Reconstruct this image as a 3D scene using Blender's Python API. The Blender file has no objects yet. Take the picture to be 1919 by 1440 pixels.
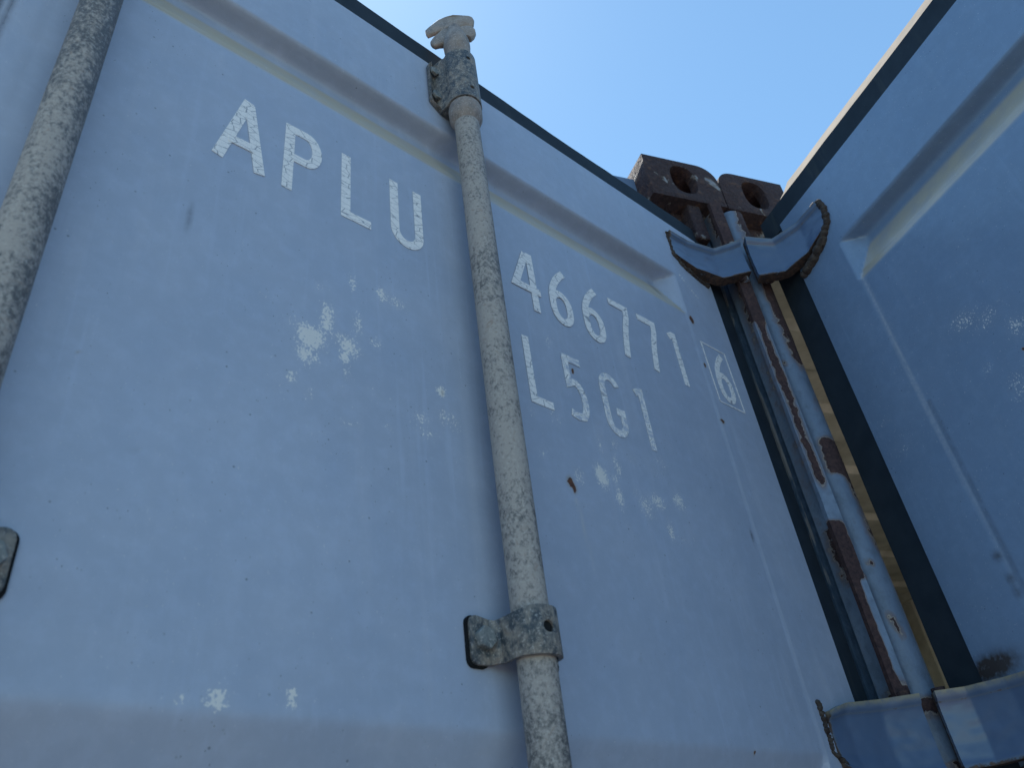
import bpy, bmesh, math, random
import numpy as np
from mathutils import Vector, Matrix, noise as mn
random.seed(4)
SC = bpy.context.scene
COL = SC.collection

# ------------------------------------------------------------------ camera
FPX = 1481.70                      # focal length in pixels of the 1919 px wide photograph
RM = Matrix(((0.75095302,-0.65054137,-0.11342612),(0.30853083,0.49750991,-0.81073585),(0.58384783,0.57382907,0.57431864)))
cam_d = bpy.data.cameras.new('camera'); cam = bpy.data.objects.new('camera', cam_d); COL.objects.link(cam)
cx, cy, cz = Vector(RM[0]), -Vector(RM[1]), -Vector(RM[2])
cam.matrix_world = Matrix(((cx.x,cy.x,cz.x,0),(cx.y,cy.y,cz.y,0),(cx.z,cy.z,cz.z,0),(0,0,0,1)))
cam_d.sensor_width = 36; cam_d.lens = FPX/1919*36
cam_d.clip_start = 0.01; cam_d.clip_end = 3000
cam_d.dof.use_dof = True; cam_d.dof.focus_distance = 1.02; cam_d.dof.aperture_fstop = 11
SC.camera = cam
# ------------------------------------------------------------------ light
SUN = Vector((0.185, 0.375, 0.908)).normalized()
w = bpy.data.worlds.new('World'); SC.world = w; w.use_nodes = True
nt = w.node_tree; bg = nt.nodes['Background']; bg.inputs[1].default_value = 0.105
sky = nt.nodes.new('ShaderNodeTexSky'); sky.sky_type = 'NISHITA'; sky.sun_disc = False
sky.sun_elevation = math.asin(SUN.z); sky.sun_rotation = math.atan2(SUN.x, SUN.y)
sky.air_density = 1.0; sky.dust_density = 0.12; sky.ozone_density = 1.0
tint = nt.nodes.new('ShaderNodeMix'); tint.data_type = 'RGBA'; tint.blend_type = 'MULTIPLY'; tint.inputs[0].default_value = 1; tint.inputs[7].default_value = (.80, 1.0, .98, 1)
nt.links.new(sky.outputs[0], tint.inputs[6]); nt.links.new(tint.outputs[2], bg.inputs[0])
sl = bpy.data.lights.new('sun', 'SUN'); sl.energy = 5.0; sl.angle = math.radians(0.55); sl.color = (1, .95, .87)
so = bpy.data.objects.new('sun', sl); COL.objects.link(so)
so.rotation_euler = SUN.to_track_quat('Z', 'Y').to_euler()
SC.view_settings.view_transform = 'Standard'; SC.view_settings.look = 'None'
SC.view_settings.exposure = 1.12; SC.view_settings.gamma = 1

# ------------------------------------------------------------------ measured frame
# camera eye at the origin, z up. Door A lies in the plane y = YA, container fronts run along G, GN points into the containers
YA = 0.49
G = Vector((0.92775, -0.37320, 0)); GN = Vector((0.37320, 0.92775, 0))
BD = Vector((0.37869, 0.92552, 0)); BN = Vector((0.92552, -0.37869, 0)); DB = 0.906
ZGROUND = -1.56
def ray(px, py): return RM.transposed() @ Vector((px-959.5, py-720.0, FPX))
def onA(px, py, d=YA): r = ray(px, py); return r*(d/r.y)
def onB(px, py, d=DB): r = ray(px, py); return r*(d/r.dot(BN))
def onF(px, py, d): r = ray(px, py); return r*(d/r.dot(GN))
def UV(u, v, z=0): return G*u + GN*v + Vector((0, 0, z))

# ------------------------------------------------------------------ node helpers
class NT:
    def __init__(s, name):
        s.m = bpy.data.materials.new(name); s.m.use_nodes = True; s.t = s.m.node_tree
        s.b = s.t.nodes['Principled BSDF']; s.co = s.n('ShaderNodeTexCoord').outputs['Object']
    def n(s, k, **kw):
        x = s.t.nodes.new(k)
        for a, v in kw.items(): setattr(x, a, v)
        return x
    def l(s, a, b):
        if hasattr(a, 'links'): s.t.links.new(a, b)
        else: b.default_value = a
    def noise(s, scale, detail=4, rough=.55, vec=None, stretch=None, dist=0):
        v = vec or s.co
        if stretch:
            mp = s.n('ShaderNodeMapping'); s.l(v, mp.inputs[0]); mp.inputs['Scale'].default_value = stretch; v = mp.outputs[0]
        x = s.n('ShaderNodeTexNoise'); s.l(v, x.inputs['Vector']); x.inputs['Scale'].default_value = scale
        x.inputs['Detail'].default_value = detail; x.inputs['Roughness'].default_value = rough; x.inputs['Distortion'].default_value = dist
        return x.outputs['Fac']
    def ramp(s, f, a, b, lo=0., hi=1.):
        x = s.n('ShaderNodeMapRange'); x.clamp = True; s.l(f, x.inputs['Value'])
        x.inputs['From Min'].default_value = a; x.inputs['From Max'].default_value = b
        x.inputs['To Min'].default_value = lo; x.inputs['To Max'].default_value = hi
        return x.outputs[0]
    def math(s, op, a, b=0.):
        x = s.n('ShaderNodeMath', operation=op); s.l(a, x.inputs[0]); s.l(b, x.inputs[1]); return x.outputs[0]
    def mix(s, f, a, b, mode='MIX'):
        x = s.n('ShaderNodeMix', data_type='RGBA', blend_type=mode); s.l(f, x.inputs[0])
        for q, i in ((a, 6), (b, 7)):
            if isinstance(q, tuple): x.inputs[i].default_value = (*q, 1)
            else: s.l(q, x.inputs[i])
        return x.outputs[2]
    def attr(s, name):
        x = s.n('ShaderNodeAttribute'); x.attribute_name = name; return x.outputs['Fac']
    def vor(s, scale, feature='F1', vec=None, stretch=None):
        v = vec or s.co
        if stretch:
            mp = s.n('ShaderNodeMapping'); s.l(v, mp.inputs[0]); mp.inputs['Scale'].default_value = stretch; v = mp.outputs[0]
        x = s.n('ShaderNodeTexVoronoi', feature=feature); s.l(v, x.inputs['Vector']); x.inputs['Scale'].default_value = scale
        return x.outputs['Distance']
    def bump(s, h, strength, dist=.002):
        x = s.n('ShaderNodeBump'); s.l(h, x.inputs['Height']); x.inputs['Strength'].default_value = strength
        x.inputs['Distance'].default_value = dist; s.l(x.outputs[0], s.b.inputs['Normal']); return x
    def out(s, col, rough=.5, metal=0., spec=.5):
        if isinstance(col, tuple): s.b.inputs['Base Color'].default_value = (*col, 1)
        else: s.l(col, s.b.inputs['Base Color'])
        s.l(rough, s.b.inputs['Roughness']); s.l(metal, s.b.inputs['Metallic']); s.b.inputs['Specular IOR Level'].default_value = spec
        return s.m

BLUE = (.372, .452, .60)
def door_paint(name, base, rough0, spec):
    k = NT(name)
    big = k.noise(3.2, 3, .5); mid = k.noise(14, 5, .6); streak = k.noise(9, 4, .6, stretch=(4, 4, .35))
    c = k.mix(k.ramp(big, .3, .7), tuple(x*.93 for x in base), tuple(min(1, x*1.09) for x in base))
    c = k.mix(k.ramp(mid, .35, .75, 0, .35), c, tuple(x*a for x, a in zip(base, (1.3, 1.2, 1.1))))
    c = k.mix(k.ramp(streak, .58, .75, 0, .22), c, tuple(x*a for x, a in zip(base, (1.5, 1.35, 1.2))))
    blot = k.noise(55, 5, .65); c = k.mix(k.ramp(blot, .42, .6, .16, 0), c, tuple(x*.72 for x in base)); c = k.mix(k.ramp(blot, .55, .72, 0, .16), c, tuple(min(1, x*1.28) for x in base))
    run = k.noise(34, 4, .6, stretch=(3, 3, .12)); c = k.mix(k.math('MULTIPLY', k.ramp(run, .56, .70), k.ramp(k.noise(5, 2), .42, .6, 0, .22)), c, tuple(min(1, x*1.3+.02) for x in base))
    # tiny dark pits and pale specks
    pit = k.vor(75); pm = k.math('MULTIPLY', k.ramp(pit, .05, .09, 1, 0), k.ramp(k.noise(40, 2), .5, .6))
    c = k.mix(k.math('MULTIPLY', pm, .55), c, (.05, .07, .1))
    pit2 = k.vor(160, stretch=(1.3, 1, .8)); pm2 = k.math('MULTIPLY', k.ramp(pit2, .06, .11, 1, 0), k.ramp(k.noise(23, 2), .5, .62))
    c = k.mix(k.math('MULTIPLY', pm2, .65), c, (.07, .09, .13))
    fl = k.vor(120, stretch=(1, 1.7, 1.1)); fm = k.math('MULTIPLY', k.ramp(fl, .05, .1, 1, 0), k.ramp(k.noise(11, 2), .6, .68))
    c = k.mix(k.math('MULTIPLY', fm, .5), c, (.5, .55, .6))
    # film of dust lying in the grooves
    du = k.math('MULTIPLY', k.attr('dust'), k.ramp(k.noise(30, 4), .2, .6, .65, 1.))
    c = k.mix(du, c, (.50, .435, .31))
    # chalk scuffs
    grain = k.noise(430, 2, .7, stretch=(1, 1, .8)); g2 = k.noise(45, 4, .6)
    ch = k.math('MULTIPLY', k.attr('chalk'), k.ramp(g2, .3, .62, .35, 1.35))
    cm = k.ramp(k.math('ADD', k.math('MULTIPLY', k.ramp(grain, .28, .72), .78), k.math('MULTIPLY', ch, .56)), .72, .90)
    c = k.mix(k.math('MULTIPLY', cm, .92), c, (.80, .81, .80))
    haze = k.math('MULTIPLY', k.attr('chalk'), .16)
    c = k.mix(haze, c, (.5, .52, .55))
    # scratches, pale lines and the painted fold highlight
    ls = k.math('MULTIPLY', k.attr('scratch_highlight'), k.ramp(k.noise(200, 3, .6), .3, .6, .35, 1.))
    c = k.mix(ls, c, (.52, .55, .58))
    # rust
    rn = k.noise(260, 4, .65)
    r = k.attr('rust'); rm = k.ramp(k.math('ADD', r, k.math('MULTIPLY', k.math('SUBTRACT', rn, .5), .9)), .5, .62)
    halo = k.ramp(r, .12, .6, 0, .5)
    c = k.mix(halo, c, (.33, .27, .19))
    c = k.mix(rm, c, k.mix(k.ramp(rn, .35, .6), (.045, .022, .016), (.16, .065, .03)))
    dk = k.attr('dark'); c = k.mix(k.math('MULTIPLY', dk, k.ramp(k.noise(120, 4), .3, .6, .5, 1)), c, (.045, .037, .036))
    k.bump(k.math('ADD', k.math('MULTIPLY', k.noise(28, 3), 1.), k.math('ADD', k.math('MULTIPLY', k.noise(300, 3), .06), k.math('MULTIPLY', rm, -.4))), .25, .0025)
    return k.out(c, k.ramp(mid, .3, .8, rough0, rough0+.08), 0, spec)
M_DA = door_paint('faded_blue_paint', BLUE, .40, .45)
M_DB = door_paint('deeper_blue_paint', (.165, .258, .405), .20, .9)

def glossy_blue():
    k = NT('hinge_blue_paint')
    n1 = k.noise(25, 4); n2 = k.noise(140, 4, .65)
    c = k.mix(k.ramp(n1, .3, .7), (.070, .122, .225), (.095, .150, .26))
    e = k.attr('edge')
    rm = k.ramp(k.math('ADD', e, k.math('MULTIPLY', k.math('SUBTRACT', n2, .5), 1.3)), .55, .75)
    c = k.mix(k.ramp(e, .25, .7, 0, .5), c, (.2, .22, .22))
    c = k.mix(rm, c, k.mix(k.ramp(n2, .4, .6), (.03, .022, .022), (.11, .07, .05)))
    c = k.mix(k.math('MULTIPLY', k.attr('dust'), k.ramp(n2, .3, .55, .3, 1.)), c, (.30, .29, .21))
    k.bump(k.math('ADD', n1, k.math('MULTIPLY', n2, .15)), .3, .002)
    return k.out(c, k.ramp(rm, 0, 1, .30, .85), 0, .7)
M_HINGE = glossy_blue()

def rusty(name, paint, lo, hi, stretch=(1, 1, .35), scale=22, seam=0.0):
    k = NT(name)
    n1 = k.noise(scale, 5, .6, stretch=stretch, dist=.6); n2 = k.noise(190, 4, .7); n3 = k.noise(60, 4)
    rust = k.mix(k.ramp(n2, .35, .65), (.028, .019, .025), (.062, .040, .045))
    rust = k.mix(k.ramp(n3, .55, .75, 0, .8), rust, (.15, .085, .06))
    pm = k.ramp(n1, lo, hi)
    pc = k.mix(k.ramp(n3, .35, .7), paint, tuple(min(1, x*1.35+.02) for x in paint))
    edge = k.math('MULTIPLY', k.ramp(n1, lo-.03, lo), k.ramp(n1, hi, hi+.03, 1, 0))
    c = k.mix(pm, rust, pc)
    c = k.mix(k.math('MULTIPLY', edge, .5), c, (.38, .36, .33))
    k.bump(k.math('ADD', k.math('MULTIPLY', pm, .6), k.math('ADD', k.math('MULTIPLY', n2, .35), k.math('MULTIPLY', n3, .8))), .8, .003+seam)
    return k.out(c, k.ramp(pm, 0, 1, .85, .4), 0, .4)
M_RUST = rusty('dark_rusted_steel', (.17, .18, .23), .645, .665, (1, 1, .6), 26, .008)
M_RUST2 = rusty('flaking_rusty_edge', (.22, .28, .37), .57, .585, (1, 1, .16), 26)
M_BULGE = rusty('rust_streaked_blue_post', (.17, .25, .39), .435, .46, (1, 1, .20), 15)

def galv(name, lo, hi, dark=(.055, .075, .075), light=(.36, .345, .325), dk=.5, sc=90, side_tone=False):
    k = NT(name)
    n1 = k.noise(sc, 6, .72, stretch=(1, 1, .8)); n2 = k.noise(14, 4, .6); n3 = k.noise(380, 3, .7); n4 = k.noise(85 if side_tone else 40, 4, .6, dist=1.)
    f = k.math('ADD', k.math('MULTIPLY', n1, .6), k.math('ADD', k.math('MULTIPLY', n2, .2), k.math('MULTIPLY', n4, .2)))
    if side_tone:
        lo, hi = .435, .56
        f = k.math('ADD', f, k.math('MULTIPLY', k.math('SUBTRACT', k.noise(5, 3), .5), .35)); f = k.math('SUBTRACT', f, k.math('MULTIPLY', k.attr('side_tone'), .075))
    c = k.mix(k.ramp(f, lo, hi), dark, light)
    c = k.mix(k.ramp(n3, .54, .66, 0, .5), c, (.56, .55, .53))
    c = k.mix(k.ramp(n4, .6, .72, 0, .5), c, (.25, .19, .15))
    k.bump(k.math('ADD', n1, k.math('MULTIPLY', n3, .4)), .35, .0012)
    return k.out(c, k.ramp(f, lo, hi, .5, .8), .15, .4)
M_BAR = galv('weathered_galvanised_pipe', .40, .60, (.115, .115, .118), (.42, .395, .375), sc=250, side_tone=True)
M_CLAMP = galv('dirty_galvanised_clamp', .44, .58, (.06, .075, .09), (.31, .285, .255), sc=140)
M_CAM = galv('chalky_cast_steel', .34, .52, (.15, .14, .14), (.34, .30, .28))
M_BOLT = galv('grey_bolt_steel', .4, .55, (.10, .125, .14), (.24, .27, .28))
def rubber(name, c1, c2, rough=.75):
    k = NT(name); n = k.noise(30, 4); s = k.noise(18, 4, .6, stretch=(1, 1, .1))
    c = k.mix(k.ramp(n, .3, .7), c1, c2); c = k.mix(k.ramp(s, .62, .7, 0, .3), c, (.09, .10, .09))
    fl = k.vor(190); c = k.mix(k.ramp(fl, .03, .07, .5, 0), c, (.2, .2, .2))
    k.bump(n, .2, .002); return k.out(c, rough, 0, .25)
M_GASK = rubber('black_rubber_gasket', (.015, .026, .040), (.023, .037, .054))
M_LIP = rubber('tan_gasket_lip', (.13, .115, .095), (.20, .17, .14), .9)
M_PAD = rubber('black_plastic_pad', (.006, .007, .009), (.01, .012, .014))
def patchy(name, paint):
    k = NT(name); n2 = k.noise(190, 4, .7); n3 = k.noise(60, 5, .65); nb = k.noise(24, 4, .6, stretch=(1, 1, .5))
    rust = k.mix(k.ramp(n2, .35, .65), (.034, .023, .028), (.085, .05, .05)); rust = k.mix(k.ramp(n3, .55, .75, 0, .7), rust, (.15, .09, .07))
    f = k.math('ADD', k.attr('rust'), k.math('ADD', k.math('MULTIPLY', k.math('SUBTRACT', n3, .5), .9), k.math('MULTIPLY', k.math('SUBTRACT', nb, .5), .7)))
    rm = k.ramp(f, .50, .54); c = k.mix(k.ramp(nb, .35, .7), paint, tuple(x*1.4+.01 for x in paint)); c = k.mix(k.ramp(n3, .3, .5, .35, 0), c, (.06, .075, .10))
    c = k.mix(k.ramp(f, .15, .5, 0, .8), c, (.16, .105, .085))
    rim = k.math('MULTIPLY', k.ramp(f, .43, .5), k.ramp(f, .5, .53, 1, 0)); c = k.mix(k.math('MULTIPLY', rim, .6), c, (.45, .42, .38))
    c = k.mix(rm, c, rust)
    k.bump(k.math('ADD', k.math('MULTIPLY', rm, -.7), k.math('ADD', k.math('MULTIPLY', n2, .3), k.math('MULTIPLY', n3, .5))), .7, .003)
    return k.out(c, k.ramp(rm, 0, 1, .36, .88), 0, .4)
M_BULGE = patchy('rust_patched_blue_post', (.125, .18, .27)); M_FLANGE = patchy('rust_patched_edge', (.165, .23, .33))
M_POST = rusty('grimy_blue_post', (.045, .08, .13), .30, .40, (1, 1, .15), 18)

def letterm(name, worn):
    k = NT(name)
    d1 = k.vor(85, 'DISTANCE_TO_EDGE', stretch=(.62, 1, 1.55)); d2 = k.vor(260, 'DISTANCE_TO_EDGE'); n = k.noise(120, 4); sp = k.noise(500, 2)
    c = k.mix(k.ramp(n, .35, .7), (.86, .88, .90), (.92, .93, .94))
    c = k.mix(k.ramp(d2, .02, .06, .22, 0), c, (.3, .36, .45))
    c = k.mix(k.ramp(d1, .012, .034, .72, 0), c, (.14, .19, .27))
    if worn:
        wn = k.noise(150, 4, .6); f = k.math('MULTIPLY', k.ramp(wn, .44, .52), k.ramp(d1, .07, .13))
        c = k.mix(k.math('MULTIPLY', f, .75), c, BLUE)
    c = k.mix(k.ramp(sp, .64, .7, 0, .5), c, (.3, .36, .44))
    k.bump(k.ramp(d1, .01, .04), .15, .0004)
    return k.out(c, .55, 0, .3)
M_LET = letterm('cracked_white_vinyl', False); M_LETW = letterm('worn_cracked_white_vinyl', True)

def simple(name, c1, c2, sc, rough=.8, bump=.3, bd=.003):
    k = NT(name); n = k.noise(sc, 5, .6); c = k.mix(k.ramp(n, .3, .7), c1, c2); k.bump(n, bump, bd); return k.out(c, rough, 0, .3)
M_CEIL = simple('dusty_beige_interior_paint', (.42, .38, .30), (.72, .66, .54), 9)
M_WALL = simple('blue_container_side', (.12, .19, .32), (.15, .23, .37), 3)
M_ROOF = simple('rusty_blue_roof', (.10, .13, .2), (.17, .2, .26), 5)
M_WOOD = simple('worn_plywood_floor', (.36, .28, .19), (.46, .37, .26), 6)
M_WIRE = simple('bare_wire', (.4, .4, .4), (.55, .55, .52), 60, .4)
M_WELD = simple('rusty_weld_bead', (.025, .018, .018), (.10, .085, .075), 120, .85, .9, .004)
def groundm():
    k = NT('dusty_gravel'); n = k.noise(1.5, 6); s = k.vor(22); n2 = k.noise(60, 3)
    c = k.mix(k.ramp(n, .3, .7), (.125, .11, .095), (.175, .155, .135)); c = k.mix(k.ramp(s, 0, .5, .4, 0), c, (.12, .11, .10))
    k.bump(k.math('ADD', s, n2), .6, .02); return k.out(c, .95, 0, .2)
M_GND = groundm()

# ------------------------------------------------------------------ object helpers
def mesh_obj(name, bm, mat, parent=None, smooth=False, angle=None):
    me = bpy.data.meshes.new(name); bm.to_mesh(me); bm.free()
    if mat: me.materials.append(mat)
    o = bpy.data.objects.new(name, me); COL.objects.link(o)
    if parent: o.parent = parent
    if smooth:
        for p in me.polygons: p.use_smooth = True
        if angle: me.set_sharp_from_angle(angle=math.radians(angle))
    return o
def thing(name, label, cat, group=None):
    o = bpy.data.objects.new(name, None); COL.objects.link(o); o['label'] = label; o['category'] = cat
    if group: o['group'] = group
    return o
def hexa(bm, pts):          # 8 corners: bottom ring 0..3, top ring 4..7
    v = [bm.verts.new(p) for p in pts]
    for f in ((3,2,1,0),(4,5,6,7),(0,1,5,4),(1,2,6,5),(2,3,7,6),(3,0,4,7)): bm.faces.new([v[i] for i in f])
    return v
def fbox(bm, u0, u1, v0, v1, z0, z1):     # box aligned with the container fronts
    hexa(bm, [UV(u0,v0,z0), UV(u1,v0,z0), UV(u1,v1,z0), UV(u0,v1,z0), UV(u0,v0,z1), UV(u1,v0,z1), UV(u1,v1,z1), UV(u0,v1,z1)])
def prism(bm, ring, z0, z1, nz=1, jit=0):        # ring: list of Vector (xy), extruded along z
    rows = []
    for j in range(nz+1):
        z = z0+(z1-z0)*j/nz; row = []
        for p in ring:
            q = Vector((p.x, p.y, z))
            if jit: q += mn.noise_vector(q*Vector((60,60,25)).length/60 if False else Vector((p.x*40, p.y*40, z*18)))*jit*Vector((1,1,0)).length/1.414
            q.z = z; row.append(bm.verts.new(q))
        rows.append(row)
    n = len(ring)
    for a, b in zip(rows, rows[1:]):
        for i in range(n): bm.faces.new((a[i], a[(i+1)%n], b[(i+1)%n], b[i]))
    bm.faces.new(rows[0][::-1]); bm.faces.new(rows[-1])
def tube(bm, axis_xy, prof, seg=48):             # lathe around a vertical axis: prof = [(z, r)...]
    rows = []
    for z, r in prof:
        rows.append([bm.verts.new((axis_xy[0]+r*math.cos(2*math.pi*i/seg), axis_xy[1]+r*math.sin(2*math.pi*i/seg), z)) for i in range(seg)])
    for a, b in zip(rows, rows[1:]):
        for i in range(seg): bm.faces.new((a[i], a[(i+1)%seg], b[(i+1)%seg], b[i]))
    bm.faces.new(rows[0][::-1]); bm.faces.new(rows[-1])
def fixn(bm): bmesh.ops.recalc_face_normals(bm, faces=bm.faces)
def bevel(bm, w, seg=2, ang=30):
    fixn(bm)
    es = [e for e in bm.edges if len(e.link_faces) == 2 and e.calc_face_angle(0) > math.radians(ang)]
    bmesh.ops.bevel(bm, geom=es, offset=w, segments=seg, affect='EDGES', profile=.5, clamp_overlap=True)
def boolean(bm, cutters):                        # subtract the cutters from bm
    o = mesh_obj('tmp_body', bm, None); cs = []
    for c in cutters:
        fixn(c); q = mesh_obj('tmp_cut', c, None); cs.append(q)
        md = o.modifiers.new('b', 'BOOLEAN'); md.operation = 'DIFFERENCE'; md.solver = 'EXACT'; md.object = q
    dg = bpy.context.evaluated_depsgraph_get(); me = bpy.data.meshes.new_from_object(o.evaluated_get(dg))
    r = bmesh.new(); r.from_mesh(me)
    for q in cs+[o]: bpy.data.objects.remove(q, do_unlink=True)
    bpy.data.meshes.remove(me); return r
def sst(a, b, x):
    t = min(1, max(0, (x-a)/(b-a))); return t*t*(3-2*t)

# ================================================================== SETTING
bm = bmesh.new(); bmesh.ops.create_grid(bm, x_segments=2, y_segments=2, size=900)
for v in bm.verts: v.co.z = ZGROUND
g_ = mesh_obj('ground', bm, M_GND); g_['kind'] = 'structure'

# ================================================================== DOOR LEAVES (height fields)
Z_TOP, Z_BOT = 1.018, -1.40
GRO = [(.873, .8695, .853, .790, .026), (.133, .055, -.045, -.105, .040), (-.62, -.65, -.72, -.75, .030)]   # top, floor top, floor bottom, bottom, depth
def groove(z):
    d = 0.
    for a, b, c, e, dep in GRO:
        if e < z < a:
            d = dep*sst(a, b, z) if z > b else (dep*sst(e, c, z) if z < c else dep)
            if z < c: d = dep*min(1, max(0, (z-e)/(c-e)))
            if z > b and (a-b) > .02: d = dep*min(1, max(0, (a-z)/(a-b)))
    return d
def door_leaf(name, org, dirv, nrm, s_max, mat, parent, marks, sgap=.112, step=1):
    """org: hinge edge on the outer face; dirv: away from the hinge; nrm: into the door"""
    zs = []
    z = Z_TOP
    while z > Z_BOT:
        zs.append(z); fine = any(e-.012 < z < a+.012 for a, b, c, e, dp in GRO[:2])
        z -= .0025 if fine else (.004 if z > -.05 else .02)
    zs.append(Z_BOT)
    xs = [i*.004 for i in range(int(s_max/.004)+1)]+[s_max]
    zs = np.array(zs); xs = np.array(xs); NX, NZ = len(xs), len(zs)
    gz = np.array([groove(z) for z in zs]); gz = np.convolve(np.pad(gz, 2, 'edge'), [.1, .2, .4, .2, .1], 'valid')
    X, Z = np.meshgrid(xs, zs)
    fx = np.clip((X-sgap)/.028, 0, 1)*np.clip((s_max-.10-X)/.028, 0, 1)
    dep = np.where(zs > .5, GRO[0][4], np.where(zs > -.3, GRO[1][4], GRO[2][4]))
    D = np.minimum(gz[:, None], dep[:, None]*fx); isslope = gz[:, None] < dep[:, None]*fx
    panel = (X > sgap+.002) & (Z < .80) & (X < s_max-.09)
    D = D + .0010*panel + .0004*np.sin(X*9+1)*np.sin(Z*6)          # sheet lap and slight oil-canning
    D = D + .003*np.exp(-((X-(s_max-.068))/.002)**2)               # folded seam near the free edge
    P = np.array(org)[None, None, :2] + X[..., None]*np.array(dirv)[None, None, :2] + D[..., None]*np.array(nrm)[None, None, :2]
    V = [(P[j, i, 0], P[j, i, 1], Z[j, i]) for j in range(NZ) for i in range(NX)]
    F = [(j*NX+i, j*NX+i+1, (j+1)*NX+i+1, (j+1)*NX+i) for j in range(NZ-1) for i in range(NX-1)]
    # skirt and back
    b0 = len(V); TH = .055
    cor = [(0, Z_TOP), (s_max, Z_TOP), (s_max, Z_BOT), (0, Z_BOT)]
    for s, z in cor: q = Vector(org)+Vector(dirv)*s+Vector(nrm)*TH; V.append((q.x, q.y, z))
    top = [i for i in range(NX)]; bot = [(NZ-1)*NX+i for i in range(NX)]; lf = [j*NX for j in range(NZ)]; rt = [j*NX+NX-1 for j in range(NZ)]
    F.append(tuple(top[::-1])+(b0, b0+1)); F.append(tuple(bot)+(b0+2, b0+3)); F.append(tuple(lf)+(b0+3, b0)); F.append(tuple(rt[::-1])+(b0+1, b0+2)); F.append((b0, b0+1, b0+2, b0+3))
    me = bpy.data.meshes.new(name); me.from_pydata(V, [], F); me.validate(); me.update()
    b2 = bmesh.new(); b2.from_mesh(me); fixn(b2); b2.to_mesh(me); b2.free()
    for p in me.polygons: p.use_smooth = len(p.vertices) == 4
    me.set_sharp_from_angle(angle=math.radians(50))
    S = X.ravel(); ZZ = Z.ravel(); n = len(S)
    base = {'dust': np.zeros(n), 'chalk': np.zeros(n), 'rust': np.zeros(n), 'scratch_highlight': np.zeros(n), 'dark': np.zeros(n)}
    onfx = fx.ravel()
    lowslope = np.clip((ZZ-.786)/.006, 0, 1)*np.clip((.856-ZZ)/.006, 0, 1)*isslope.ravel()
    cl_ = np.clip(((dep[:, None]*fx)-gz[:, None]).ravel()/.005, 0, 1); base['dust'] = lowslope*.92*cl_
    marks(S, ZZ, base)
    for kname, arr in base.items():
        a = me.attributes.new(kname, 'FLOAT', 'POINT'); full = np.zeros(len(me.vertices)); full[:n] = np.clip(arr, 0, 2); a.data.foreach_set('value', full)
    me.materials.append(mat)
    o = bpy.data.objects.new(name, me); COL.objects.link(o); o.parent = parent
    return o
def blob(S, Z, s0, z0, rs, rz, amp=1.):
    return amp*np.exp(-(((S-s0)/rs)**2+((Z-z0)/rz)**2)**1.3)
XE = 1.030
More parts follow.
